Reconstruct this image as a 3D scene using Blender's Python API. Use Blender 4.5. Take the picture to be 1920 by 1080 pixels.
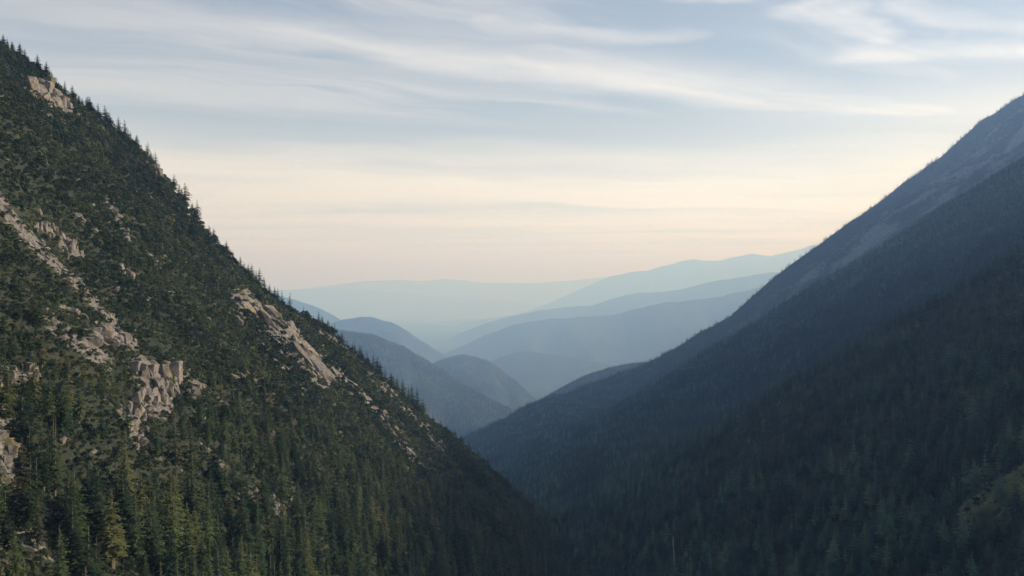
import bpy, bmesh, math, random
import numpy as np

random.seed(7)
RNG = np.random.default_rng(11)
SC = bpy.context.scene
COL = SC.collection
for o in list(bpy.data.objects):
    bpy.data.objects.remove(o)

# ------------------------------------------------------------------ camera
FPX = 1867.0                                     # focal length in pixels of a 1920 wide frame (35 mm lens)
cam_data = bpy.data.cameras.new('camera')
cam_data.sensor_width = 36.0
cam_data.lens = 36.0 * FPX / 1920.0
cam_data.clip_start = 1.0
cam_data.clip_end = 200000.0
cam = bpy.data.objects.new('camera', cam_data)
cam.rotation_euler = (math.radians(90), 0, 0)
COL.objects.link(cam)
SC.camera = cam

# ------------------------------------------------------------------ sun, sky, exposure
SUN_AZ = 84.0      # degrees clockwise from the view direction
SUN_EL = 23.0
sun_data = bpy.data.lights.new('sun', 'SUN')
sun_data.energy = 4.3
sun_data.angle = math.radians(2.5)
sun_data.color = (1.0, 0.91, 0.80)
sun = bpy.data.objects.new('sun', sun_data)
sun.rotation_euler = (math.radians(90 - SUN_EL), 0, math.radians(180 - SUN_AZ))
sun.location = (600, 0, 600)
COL.objects.link(sun)

SC.view_settings.view_transform = 'Standard'
SC.view_settings.look = 'None'
SC.view_settings.gamma = 1.0
SC.view_settings.exposure = 0.45
SC.cycles.use_denoising = True
SC.cycles.max_bounces = 5
SC.cycles.diffuse_bounces = 2
SC.cycles.volume_bounces = 2
SC.cycles.transparent_max_bounces = 4
SC.cycles.sample_clamp_indirect = 4.0

W = bpy.data.worlds.new('World')
SC.world = W
W.use_nodes = True


class NT:
    """small helper to write node trees as expressions"""
    def __init__(self, tree):
        self.t = tree

    def n(self, typ, **kw):
        nd = self.t.nodes.new(typ)
        for k, v in kw.items():
            setattr(nd, k, v)
        return nd

    def _set(self, sock, v):
        if isinstance(v, (int, float)):
            sock.default_value = v
        elif isinstance(v, (tuple, list)):
            if len(v) == 3 and sock.type == 'RGBA':
                v = (*v, 1.0)
            sock.default_value = v
        else:
            self.t.links.new(v, sock)

    def m(self, op, a, b=0.0, c=0.0, clamp=False):
        nd = self.n('ShaderNodeMath', operation=op, use_clamp=clamp)
        for i, v in enumerate((a, b, c)):
            self._set(nd.inputs[i], v)
        return nd.outputs[0]

    def ss(self, x, lo, hi, a=0.0, b=1.0):
        nd = self.n('ShaderNodeMapRange', interpolation_type='SMOOTHSTEP')
        for i, v in enumerate((x, lo, hi, a, b)):
            self._set(nd.inputs[i], v)
        return nd.outputs[0]

    def mix(self, f, a, b, blend='MIX'):
        nd = self.n('ShaderNodeMix', data_type='RGBA', blend_type=blend)
        self._set(nd.inputs[0], f)
        self._set(nd.inputs[6], a)
        self._set(nd.inputs[7], b)
        return nd.outputs[2]

    def noise(self, vec, scale, detail=4.0, rough=0.55, dist=0.0, dims='3D'):
        nd = self.n('ShaderNodeTexNoise', noise_dimensions=dims)
        if vec is not None:
            self._set(nd.inputs['Vector'], vec)
        nd.inputs['Scale'].default_value = scale
        nd.inputs['Detail'].default_value = detail
        nd.inputs['Roughness'].default_value = rough
        nd.inputs['Distortion'].default_value = dist
        return nd.outputs['Fac']

    def xyz(self, x, y, z=0.0):
        nd = self.n('ShaderNodeCombineXYZ')
        for i, v in enumerate((x, y, z)):
            self._set(nd.inputs[i], v)
        return nd.outputs[0]


def build_world():
    t = W.node_tree
    t.nodes.clear()
    N = NT(t)
    sky = N.n('ShaderNodeTexSky')
    sky.sky_type = 'NISHITA'
    sky.sun_disc = False
    sky.sun_elevation = math.radians(SUN_EL)
    sky.sun_rotation = math.radians(SUN_AZ)
    sky.altitude = 1200.0
    sky.air_density = 1.0
    sky.dust_density = 2.2
    sky.ozone_density = 1.2
    geo = N.n('ShaderNodeTexCoord')
    sep = N.n('ShaderNodeSeparateXYZ')
    t.links.new(geo.outputs['Generated'], sep.inputs[0])
    dx, dy, dz = sep.outputs
    zc = N.m('MAXIMUM', dz, 0.012)
    # a flat cloud sheet far above: intersect the view direction with it
    px = N.m('DIVIDE', dx, zc)
    py = N.m('DIVIDE', dy, zc)
    # streak direction of the cirrus in the sheet
    a = math.radians(31)
    ca, sa = math.cos(a), math.sin(a)
    along = N.m('ADD', N.m('MULTIPLY', px, ca), N.m('MULTIPLY', py, sa))
    across = N.m('SUBTRACT', N.m('MULTIPLY', py, ca), N.m('MULTIPLY', px, sa))
    wv = N.noise(N.xyz(px, py, 2.0), 0.55, 3.0, 0.5)
    warp = N.m('MULTIPLY', N.m('SUBTRACT', wv, 0.5), 1.5)
    across_w = N.m('ADD', across, warp)
    fine = N.noise(N.xyz(N.m('MULTIPLY', along, 0.22), N.m('MULTIPLY', across_w, 1.5), 0.0), 1.0, 9.0, 0.62, 0.5)
    broad = N.noise(N.xyz(N.m('MULTIPLY', along, 0.10), N.m('MULTIPLY', across_w, 0.42), 7.3), 1.0, 4.0, 0.5, 0.2)
    wisps = N.m('MULTIPLY', N.ss(fine, 0.38, 0.70), N.ss(broad, 0.32, 0.58))
    # long streaks standing at their own places in the sheet: ends (x, y), half width, strength
    streaks = [
        ((-1.75, 3.45), (0.15, 4.55), 0.24, 1.10),
        ((-0.35, 4.30), (2.30, 5.55), 0.38, 1.0),
        ((0.05, 4.15), (0.85, 4.80), 0.13, 0.80),
        ((-0.55, 3.85), (0.45, 3.95), 0.14, 0.55),
        ((1.08, 3.62), (1.50, 4.02), 0.10, 1.10),
        ((1.35, 3.55), (2.2, 3.95), 0.10, 0.7),
        ((-0.1, 3.75), (0.62, 3.95), 0.12, 0.8),
        ((-1.1, 3.95), (0.1, 4.75), 0.16, 0.6),
        ((0.6, 4.9), (2.1, 5.0), 0.16, 0.6),
        ((1.50, 4.25), (2.60, 4.30), 0.19, 1.10),
        ((0.62, 3.45), (0.78, 3.46), 0.05, 0.60),
        ((-1.40, 4.35), (-0.50, 4.75), 0.12, 0.40),
        ((-4.2, 3.1), (-2.4, 3.3), 0.25, 0.6),
        ((3.0, 3.2), (5.5, 4.8), 0.35, 0.7),
    ]
    w2 = N.noise(N.xyz(px, py, 5.0), 1.7, 4.0, 0.55)
    w3 = N.noise(N.xyz(px, py, 9.0), 1.7, 4.0, 0.55)
    qx = N.m('ADD', px, N.m('MULTIPLY', N.m('SUBTRACT', w2, 0.5), 0.55))
    qy = N.m('ADD', py, N.m('MULTIPLY', N.m('SUBTRACT', w3, 0.5), 0.55))
    total = None
    for (ax, ay), (bx, by), hw, st in streaks:
        L2 = (bx - ax) ** 2 + (by - ay) ** 2
        h = N.m('DIVIDE', N.m('ADD', N.m('MULTIPLY', N.m('SUBTRACT', qx, ax), bx - ax),
                              N.m('MULTIPLY', N.m('SUBTRACT', qy, ay), by - ay)), L2, clamp=True)
        ex = N.m('SUBTRACT', qx, N.m('MULTIPLY_ADD', h, bx - ax, ax))
        ey = N.m('SUBTRACT', qy, N.m('MULTIPLY_ADD', h, by - ay, ay))
        d = N.m('SQRT', N.m('ADD', N.m('MULTIPLY', ex, ex), N.m('MULTIPLY', ey, ey)))
        v = N.m('MULTIPLY', N.ss(d, hw * 1.9, 0.0), st)
        total = v if total is None else N.m('MAXIMUM', total, v)
    streak = N.m('MULTIPLY', total, N.ss(fine, 0.30, 0.68, 0.36, 1.0))
    # veil of cirrostratus that thickens towards the horizon in long level bands
    bands = N.noise(N.xyz(N.m('MULTIPLY', px, 0.13), N.m('MULTIPLY', N.m('ADD', py, N.m('MULTIPLY', warp, 1.6)), 0.42), 3.1), 1.0, 6.0, 0.55, 0.5)
    rng = N.m('SQRT', N.m('ADD', N.m('MULTIPLY', px, px), N.m('MULTIPLY', py, py)))
    veil_far = N.ss(N.m('ADD', rng, N.m('MULTIPLY', N.m('SUBTRACT', broad, 0.5), 5.0)), 4.4, 9.4)
    veil = N.m('MULTIPLY', veil_far, N.ss(bands, 0.30, 0.62, 0.50, 1.0))
    cov = N.m('MAXIMUM', N.m('MULTIPLY', wisps, 0.72), N.m('MAXIMUM', N.m('MULTIPLY', streak, 0.86), N.m('MULTIPLY', veil, 0.92)))
    # thin ice cloud is lit by the sun: brighter towards it
    sd = (math.sin(math.radians(SUN_AZ)) * math.cos(math.radians(SUN_EL)),
          math.cos(math.radians(SUN_AZ)) * math.cos(math.radians(SUN_EL)), math.sin(math.radians(SUN_EL)))
    dot = N.m('ADD', N.m('ADD', N.m('MULTIPLY', dx, sd[0]), N.m('MULTIPLY', dy, sd[1])), N.m('MULTIPLY', dz, sd[2]))
    lit = N.ss(dot, -0.6, 1.0, 0.80, 1.28)
    cov = N.m('MAXIMUM', cov, N.m('MULTIPLY', N.m('MULTIPLY', N.ss(dot, 0.1, 0.75), N.ss(rng, 4.2, 6.6)), N.ss(bands, 0.25, 0.6, 0.5, 0.9)))
    warmth = N.ss(rng, 3.5, 9.0)
    ccol = N.mix(warmth, CLOUD_HIGH, CLOUD_LOW)
    ccol = N.mix(1.0, ccol, N.xyz(lit, lit, lit), 'MULTIPLY')
    sat = N.n('ShaderNodeHueSaturation')
    sat.inputs['Saturation'].default_value = SKY_SAT
    sat.inputs['Value'].default_value = SKY_VAL
    t.links.new(sky.outputs[0], sat.inputs['Color'])
    out = N.mix(N.m('MULTIPLY', cov, N.ss(dz, -0.02, 0.02)), sat.outputs[0], ccol)
    bg = N.n('ShaderNodeBackground')
    bg.inputs['Strength'].default_value = SKY_STRENGTH
    t.links.new(out, bg.inputs['Color'])
    wo = N.n('ShaderNodeOutputWorld')
    t.links.new(bg.outputs[0], wo.inputs['Surface'])


SKY_STRENGTH = 0.10
SKY_SAT = 0.62
SKY_VAL = 1.0
CLOUD_HIGH = (6.6, 6.5, 6.6)
CLOUD_LOW = (8.2, 7.85, 7.2)
build_world()

# ------------------------------------------------------------------ helpers
def tag(o, label=None, cat=None, group=None, kind=None):
    if label: o['label'] = label
    if cat: o['category'] = cat
    if group: o['group'] = group
    if kind: o['kind'] = kind
    return o


def link(name, me, mat=None, parent=None):
    o = bpy.data.objects.new(name, me)
    COL.objects.link(o)
    if mat is not None and me is not None and len(me.materials) == 0:
        me.materials.append(mat)
    if parent is not None:
        o.parent = parent
    return o


def mesh_from(name, V, F, mat=None):
    me = bpy.data.meshes.new(name)
    me.from_pydata([tuple(map(float, v)) for v in V], [], [tuple(map(int, f)) for f in F])
    me.update()
    if mat is not None:
        me.materials.append(mat)
    return me


def grid_mesh(name, P, mat, smooth=True, flip=False):
    """P: (rows, cols, 3) array"""
    r, c = P.shape[:2]
    me = bpy.data.meshes.new(name)
    V = P.reshape(-1, 3).astype(np.float32)
    idx = np.arange(r * c).reshape(r, c)
    q = np.stack([idx[:-1, :-1], idx[:-1, 1:], idx[1:, 1:], idx[1:, :-1]], -1).reshape(-1, 4)
    if flip:
        q = q[:, ::-1]
    me.vertices.add(len(V))
    me.vertices.foreach_set('co', V.ravel())
    me.loops.add(q.size)
    me.loops.foreach_set('vertex_index', q.ravel().astype(np.int32))
    me.polygons.add(len(q))
    me.polygons.foreach_set('loop_start', np.arange(0, q.size, 4, dtype=np.int32))
    me.polygons.foreach_set('loop_total', np.full(len(q), 4, dtype=np.int32))
    me.polygons.foreach_set('use_smooth', np.full(len(q), smooth))
    me.update(calc_edges=True)
    me.materials.append(mat)
    return me


def float_attr(me, name, arr):
    at = me.attributes.new(name, 'FLOAT', 'POINT')
    at.data.foreach_set('value', np.asarray(arr, dtype=np.float32).ravel())


_perm = np.random.default_rng(3).permutation(512).astype(np.int64)
_grad = np.stack([np.cos(np.arange(16) * math.pi / 8), np.sin(np.arange(16) * math.pi / 8)], -1)


def perlin(x, y, seed=0):
    x = np.asarray(x, float); y = np.asarray(y, float)
    xi = np.floor(x).astype(np.int64); yi = np.floor(y).astype(np.int64)
    fx = x - xi; fy = y - yi
    def g(ix, iy, dx, dy):
        h = _perm[(_perm[(ix + seed * 17) & 511] + iy + seed * 31) & 511] & 15
        return _grad[h, 0] * dx + _grad[h, 1] * dy
    u = fx * fx * fx * (fx * (fx * 6 - 15) + 10)
    v = fy * fy * fy * (fy * (fy * 6 - 15) + 10)
    a = g(xi, yi, fx, fy); b = g(xi + 1, yi, fx - 1, fy)
    c = g(xi, yi + 1, fx, fy - 1); d = g(xi + 1, yi + 1, fx - 1, fy - 1)
    return (a + (b - a) * u) * (1 - v) + (c + (d - c) * u) * v


def fbm(x, y, octv=4, seed=0, gain=0.5):
    s = 0.0; a = 1.0; f = 1.0
    for k in range(octv):
        s = s + a * perlin(np.asarray(x) * f + 13.7 * k, np.asarray(y) * f - 7.1 * k, seed + k)
        a *= gain; f *= 2.03
    return s


def sstep(x, a, b):
    t = np.clip((np.asarray(x, float) - a) / (b - a), 0, 1)
    return t * t * (3 - 2 * t)


def unp(u, v, Y):
    """the point at distance Y that stands in the direction of photo pixel (u, v)"""
    return ((u - 960.0) / FPX * Y, Y, (540.0 - v) / FPX * Y)


def proj(x, y, z):
    y = np.maximum(y, 1.0)
    return 960 + FPX * x / y, 540 - FPX * z / y


# ------------------------------------------------------------------ materials
def new_mat(name):
    m = bpy.data.materials.new(name)
    m.use_nodes = True
    m.node_tree.nodes.clear()
    return m, NT(m.node_tree)


def finish(m, N, col, rough=0.9, bump=None, bump_d=0.2, spec=0.2, translucent=0.0):
    b = N.n('ShaderNodeBsdfPrincipled')
    N._set(b.inputs['Base Color'], col)
    N._set(b.inputs['Roughness'], rough)
    b.inputs['Specular IOR Level'].default_value = spec
    if bump is not None:
        bp = N.n('ShaderNodeBump')
        bp.inputs['Strength'].default_value = 1.0
        bp.inputs['Distance'].default_value = bump_d
        N._set(bp.inputs['Height'], bump)
        m.node_tree.links.new(bp.outputs[0], b.inputs['Normal'])
    out = N.n('ShaderNodeOutputMaterial')
    sh = b.outputs[0]
    if translucent > 0:
        tr = N.n('ShaderNodeBsdfTranslucent')
        N._set(tr.inputs['Color'], col)
        mx = N.n('ShaderNodeMixShader')
        mx.inputs[0].default_value = translucent
        m.node_tree.links.new(b.outputs[0], mx.inputs[1])
        m.node_tree.links.new(tr.outputs[0], mx.inputs[2])
        sh = mx.outputs[0]
    m.node_tree.links.new(sh, out.inputs['Surface'])
    return m


def ramp(N, fac, stops):
    nd = N.n('ShaderNodeValToRGB')
    e = nd.color_ramp.elements
    while len(e) < len(stops):
        e.new(0.5)
    for el, (p, c) in zip(e, stops):
        el.position = p
        el.color = (*c, 1)
    N._set(nd.inputs[0], fac)
    return nd.outputs[0]


def world_pos(N):
    return N.n('ShaderNodeNewGeometry').outputs['Position']


def obj_rand(N):
    return N.n('ShaderNodeObjectInfo').outputs['Random']


def mat_slope():
    m, N = new_mat('slope_ground')
    p = world_pos(N)
    at = N.n('ShaderNodeAttribute', attribute_name='rock').outputs['Fac']
    n1 = N.noise(p, 0.05, 5, 0.6)
    n2 = N.noise(p, 0.45, 5, 0.62)
    n3 = N.noise(p, 1.6, 4, 0.6)
    veg = N.mix(N.ss(n1, 0.38, 0.62), (0.020, 0.028, 0.017), (0.040, 0.044, 0.027))
    veg = N.mix(N.ss(n2, 0.52, 0.70), veg, (0.065, 0.055, 0.038))
    rock = N.mix(N.ss(n2, 0.35, 0.65), (0.10, 0.094, 0.088), (0.21, 0.19, 0.172))
    rock = N.mix(N.ss(n3, 0.55, 0.70), rock, (0.11, 0.10, 0.09))
    rock = N.mix(N.ss(n1, 0.58, 0.70), rock, (0.16, 0.14, 0.05))
    f = N.ss(N.m('ADD', at, N.m('MULTIPLY', N.m('SUBTRACT', n2, 0.5), 1.3)), 0.38, 0.58)
    h = N.m('ADD', N.m('MULTIPLY', n2, 1.0), N.m('MULTIPLY', n3, 0.4))
    return finish(m, N, N.mix(f, veg, rock), 0.95, h, 1.2)


def mat_rock():
    m, N = new_mat('granite')
    tc = N.n('ShaderNodeTexCoord').outputs['Object']
    p = world_pos(N)
    n1 = N.noise(p, 0.35, 5, 0.6)
    n2 = N.noise(p, 1.7, 6, 0.65)
    n3 = N.noise(p, 0.12, 3, 0.5)
    c = N.mix(N.ss(n1, 0.35, 0.66), (0.105, 0.098, 0.092), (0.235, 0.21, 0.188))
    c = N.mix(N.ss(n2, 0.56, 0.72), c, (0.07, 0.065, 0.06))
    c = N.mix(N.m('MULTIPLY', N.ss(n3, 0.55, 0.68), 0.7), c, (0.15, 0.125, 0.05))
    rr = obj_rand(N)
    c = N.mix(1.0, c, N.mix(rr, (0.78, 0.78, 0.80), (1.12, 1.08, 1.02)), 'MULTIPLY')
    return finish(m, N, c, 0.9, N.m('ADD', n1, N.m('MULTIPLY', n2, 0.5)), 0.5)


def mat_needles(name, stops, trans=0.15, nscale=0.6, patch=0.022, dark=(0.62, 0.72, 0.72), light=(1.42, 1.34, 1.25)):
    m, N = new_mat(name)
    rr = obj_rand(N)
    c = ramp(N, rr, stops)
    n = N.noise(world_pos(N), nscale, 3, 0.6)
    c = N.mix(1.0, c, N.mix(N.ss(n, 0.3, 0.7), (0.62, 0.66, 0.70), (1.38, 1.34, 1.2)), 'MULTIPLY')
    big = N.noise(world_pos(N), patch, 3, 0.55)
    c = N.mix(1.0, c, N.mix(N.ss(big, 0.36, 0.64), dark, light), 'MULTIPLY')
    return finish(m, N, c, 0.85, None, 0, 0.15, trans)


def mat_bark():
    m, N = new_mat('bark')
    n = N.noise(world_pos(N), 2.5, 4, 0.6)
    c = N.mix(n, (0.07, 0.055, 0.045), (0.20, 0.175, 0.15))
    return finish(m, N, c, 0.95)


def mat_forest_floor():
    m, N = new_mat('forest_floor')
    p = world_pos(N)
    at = N.n('ShaderNodeAttribute', attribute_name='rock').outputs['Fac']
    gr = N.n('ShaderNodeAttribute', attribute_name='grass').outputs['Fac']
    n1 = N.noise(p, 0.02, 5, 0.6)
    n2 = N.noise(p, 0.12, 5, 0.62)
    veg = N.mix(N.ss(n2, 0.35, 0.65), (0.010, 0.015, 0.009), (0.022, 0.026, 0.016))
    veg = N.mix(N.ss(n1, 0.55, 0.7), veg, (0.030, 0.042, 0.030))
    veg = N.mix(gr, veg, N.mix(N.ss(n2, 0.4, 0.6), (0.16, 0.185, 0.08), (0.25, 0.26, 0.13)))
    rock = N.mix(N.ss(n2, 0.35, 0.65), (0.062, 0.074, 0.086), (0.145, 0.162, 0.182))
    f = N.ss(N.m('ADD', at, N.m('MULTIPLY', N.m('SUBTRACT', N.noise(p, 0.045, 6, 0.7), 0.5), 2.6)), 0.36, 0.72)
    return finish(m, N, N.mix(f, veg, rock), 0.95, n2, 4.0)


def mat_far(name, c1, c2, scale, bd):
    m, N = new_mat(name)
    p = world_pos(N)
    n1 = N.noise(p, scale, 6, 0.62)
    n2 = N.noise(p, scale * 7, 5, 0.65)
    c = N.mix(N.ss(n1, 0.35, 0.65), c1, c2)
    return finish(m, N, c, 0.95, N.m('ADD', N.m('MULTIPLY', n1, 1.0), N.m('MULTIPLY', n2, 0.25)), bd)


M_SLOPE = mat_slope()
M_ROCK = mat_rock()
M_BARK = mat_bark()
M_FLOOR = mat_forest_floor()
M_SPRUCE = mat_needles('spruce_needles', [(0.0, (0.010, 0.022, 0.013)), (0.35, (0.026, 0.048, 0.024)), (0.7, (0.060, 0.086, 0.036)),
                                          (0.93, (0.085, 0.092, 0.038)), (1.0, (0.088, 0.080, 0.052))], 0.25)
M_FOREST_SHADED = mat_needles('shaded_forest_needles', [(0.0, (0.005, 0.020, 0.018)), (0.40, (0.016, 0.050, 0.045)), (0.78, (0.044, 0.096, 0.074)),
                                          (1.0, (0.088, 0.142, 0.10))], 0.1, 0.16, 0.012, (0.45, 0.55, 0.58), (1.6, 1.5, 1.4))  # blue shade and light-dark contrast of the right slope put into the needle colour
M_HILLWOOD_LIT = mat_needles('sunlit_hill_needles', [(0.0, (0.028, 0.052, 0.038)), (0.5, (0.095, 0.132, 0.085)), (1.0, (0.18, 0.21, 0.14))], 0.1, 0.05, 0.004)  # brighter copy of the forest needles: sunlight on the hills put into the colour
M_SHRUB = mat_needles('shrub_leaves', [(0.0, (0.026, 0.042, 0.024)), (0.6, (0.050, 0.066, 0.036)), (0.92, (0.082, 0.096, 0.050)),
                                       (0.975, (0.095, 0.098, 0.042)), (1.0, (0.085, 0.070, 0.048))], 0.15, 0.35, 0.016)
M_GRASS = mat_needles('grass_blades', [(0.0, (0.17, 0.20, 0.085)), (1.0, (0.29, 0.30, 0.15))], 0.2, 0.3)
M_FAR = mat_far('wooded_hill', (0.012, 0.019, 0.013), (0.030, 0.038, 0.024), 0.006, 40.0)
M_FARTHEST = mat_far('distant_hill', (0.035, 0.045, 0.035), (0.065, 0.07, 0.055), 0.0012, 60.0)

# ------------------------------------------------------------------ the left mountain as a height field
LC = [(-420, -260, 760), (-150, -35, 785), (0, 88, 800), (60, 124, 815), (130, 184, 835), (200, 240, 855), (260, 281, 870), (300, 325, 880), (340, 374, 880),
      (380, 428, 885), (430, 484, 890), (480, 533, 900), (540, 584, 915), (600, 608, 930), (650, 653, 945), (720, 714, 970),
      (790, 779, 1005), (850, 822, 1035), (900, 868, 1065), (960, 922, 1110), (1020, 966, 1160), (1080, 1006, 1210), (1150, 1062, 1240), (1230, 1130, 1260)]
LC3 = np.array([unp(*p) for p in LC])
LX, LYc, LZ = LC3[:, 0], LC3[:, 1], LC3[:, 2]


def smooth_interp(x, xp, fp, w):
    s = 0
    for k in (-1.0, -0.5, 0.0, 0.5, 1.0):
        s = s + np.interp(np.asarray(x) + k * w, xp, fp)
    return s / 5


def hL(x, y, detail=True):
    x = np.asarray(x, float); y = np.asarray(y, float)
    yc = np.interp(x, LX, LYc)
    z = np.interp(x, LX, LZ)
    zs = smooth_interp(x, LX, LZ, 28.0)
    k = sstep(yc - y, 0, 160)
    z = z * (1 - k) + zs * k
    # gullies and ribs that run down the slope
    g = fbm(y / 75.0 + 0.25 * fbm(x / 90.0, y / 90.0, 2, 40), x / 420.0, 3, 21)
    z = z + k * 9.0 * g
    back = np.maximum(y - yc, 0)
    z = z - 0.75 * np.maximum(back - 4, 0) - 0.02 * np.minimum(back, 4) ** 2
    if detail:
        kk = 0.35 + 0.65 * k
        z = z + kk * (3.4 * fbm(x / 34.0, y / 34.0, 3, 5) + 1.0 * fbm(x / 6.5, y / 6.5, 2, 9))
        # rocky steps
        st = fbm(x / 60.0, y / 45.0, 2, 33)
        t = z / 13.0 + st * 1.2
        fr = t - np.floor(t)
        z = z + k * 13.0 * (sstep(fr, 0.25, 0.75) - fr) * 0.33 * np.clip(0.5 + 1.3 * fbm(x / 120.0, y / 80.0, 2, 51), 0, 1)
    return z


def hit_left(u, v):
    Y = np.arange(190.0, 1330.0, 1.0)
    X, _, Z = unp(u, v, Y)
    h = hL(X, Y)
    i = np.argmax(h >= Z)
    if h[i] < Z[i]:
        return None
    return np.array([X[i], Y[i], h[i]])


# rocky features of the left slope, as paths on it: (points, half width px, strength)
ROCKS = [
    ([(55, 160), (90, 180), (125, 205)], 20, 1.0),
    ([(-10, 360), (40, 430), (80, 475), (130, 520), (185, 575), (215, 605)], 13, 1.0),
    ([(85, 425), (115, 450), (145, 475)], 18, 0.9),
    ([(455, 560), (500, 600), (545, 645), (590, 690), (612, 712)], 31, 1.2),
    ([(600, 625), (650, 650), (690, 690)], 13, 0.8),
    ([(630, 700), (690, 755), (745, 820), (790, 880)], 13, 1.0),
    ([(690, 705), (740, 750), (800, 810), (830, 850)], 14, 0.9),
    ([(200, 375), (230, 425), (245, 455)], 6, 0.9),
    ([(260, 690), (290, 720), (300, 765)], 36, 1.0),
    ([(170, 640), (210, 635), (245, 650)], 24, 0.95),
    ([(90, 600), (150, 645), (200, 680)], 26, 0.6),
    ([(0, 715), (60, 705)], 18, 0.9),
    ([(240, 770), (255, 830)], 26, 0.75),
    ([(320, 690), (370, 720), (430, 762)], 5, 0.9),
    ([(0, 800), (15, 850), (5, 890)], 24, 0.9),
    ([(345, 935), (390, 940)], 16, 0.9),
    ([(430, 920), (480, 930), (525, 965)], 26, 0.6),
    ([(80, 965), (150, 960), (230, 965)], 18, 0.8),
    ([(330, 350), (360, 400)], 16, 0.9),
    ([(293, 310), (303, 335)], 8, 0.9),
    ([(450, 690), (520, 740), (560, 770)], 6, 0.5),
    ([(270, 560), (300, 600)], 8, 0.5),
    ([(110, 575), (145, 590)], 10, 0.9),
    ([(440, 575), (455, 600)], 10, 0.7),
    ([(235, 505), (250, 525)], 5, 0.8),
    ([(275, 470), (300, 505)], 5, 0.7),
]


def rock_mask(u, v):
    u = np.asarray(u, float); v = np.asarray(v, float)
    best = np.zeros_like(u)
    for pts, hw, st in ROCKS:
        d = np.full_like(u, 1e9)
        for (ax, ay), (bx, by) in zip(pts[:-1], pts[1:]):
            L2 = (bx - ax) ** 2 + (by - ay) ** 2
            h = np.clip(((u - ax) * (bx - ax) + (v - ay) * (by - ay)) / L2, 0, 1)
            d = np.minimum(d, np.hypot(u - ax - h * (bx - ax), v - ay - h * (by - ay)))
        best = np.maximum(best, st * (1 - sstep(d, hw * 0.3, hw * 1.05)))
    return best


def build_left():
    xs = np.arange(-640.0, 165.0, 2.6)
    rows = []
    yc = np.interp(xs, LX, LYc)
    ts = np.concatenate([np.linspace(0, 1, 330), 1 + np.linspace(0.012, 0.42, 24)])
    X = np.repeat(xs[None, :], len(ts), 0)
    Y = 150.0 + (yc[None, :] - 150.0) * ts[:, None]
    Z = hL(X, Y)
    me = grid_mesh('left_mountain', np.stack([X, Y, Z], -1), M_SLOPE)
    u, v = proj(X, Y, Z)
    rk = rock_mask(u, v) * (Y < yc[None, :] + 5)
    gn = fbm(X / 26.0, Y / 26.0, 3, 77)
    rk = np.maximum(rk, 0.5 * sstep(gn, 0.18, 0.5))
    float_attr(me, 'rock', rk)
    return tag(link('left_mountain', me), 'steep green mountainside strewn with grey rock, falling from left to right', kind='structure')


LEFT = build_left()

# ------------------------------------------------------------------ the right mountain: three spurs, one behind another
C1 = [(1920, 480, 1100), (1800, 545, 1100), (1700, 602, 1100), (1600, 662, 1090), (1500, 724, 1080), (1400, 794, 1060), (1300, 866, 1050),
      (1200, 945, 1030), (1120, 1012, 1020)]
C2 = [(2200, 130, 2698), (1920, 300, 2698), (1800, 368, 2698), (1700, 433, 2698), (1600, 495, 2698), (1500, 550, 2698), (1380, 630, 2698), (1250, 708, 2698), (1100, 800, 2627),
      (980, 880, 2485), (870, 940, 2414)]
C3 = [(2250, -60, 5589), (2050, 70, 5589), (1920, 178, 5589), (1850, 220, 5551), (1770, 288, 5495), (1700, 340, 5457), (1600, 412, 5402), (1530, 463, 5365), (1460, 512, 5308), (1370, 592, 5216),
      (1310, 625, 5179), (1250, 662, 5122), (1180, 692, 5085), (1100, 722, 5030), (1000, 757, 4843), (940, 785, 4732), (870, 820, 4657), (780, 870, 4563)]


def crest(pts, extra_lo, extra_hi):
    a = np.array([unp(*p) for p in pts])
    a = a[np.argsort(a[:, 0])]
    a = np.vstack([extra_lo, a, extra_hi])
    return a


K1 = crest(C1, [[-300, 1000, -330], [30, 1010, -278]], [[900, 1080, 240], [1300, 1060, 440], [1700, 1050, 560]])  # unseen upper end of the crest shaped to shade the foot of the left slope
K2 = crest(C2, [[-560, 2340, -680]], [[2000, 2650, 830], [2600, 2650, 900]])
K3 = crest(C3, [[-1400, 4480, -1160]], [[3450, 5590, 1580], [4600, 5590, 1620]])


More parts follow.
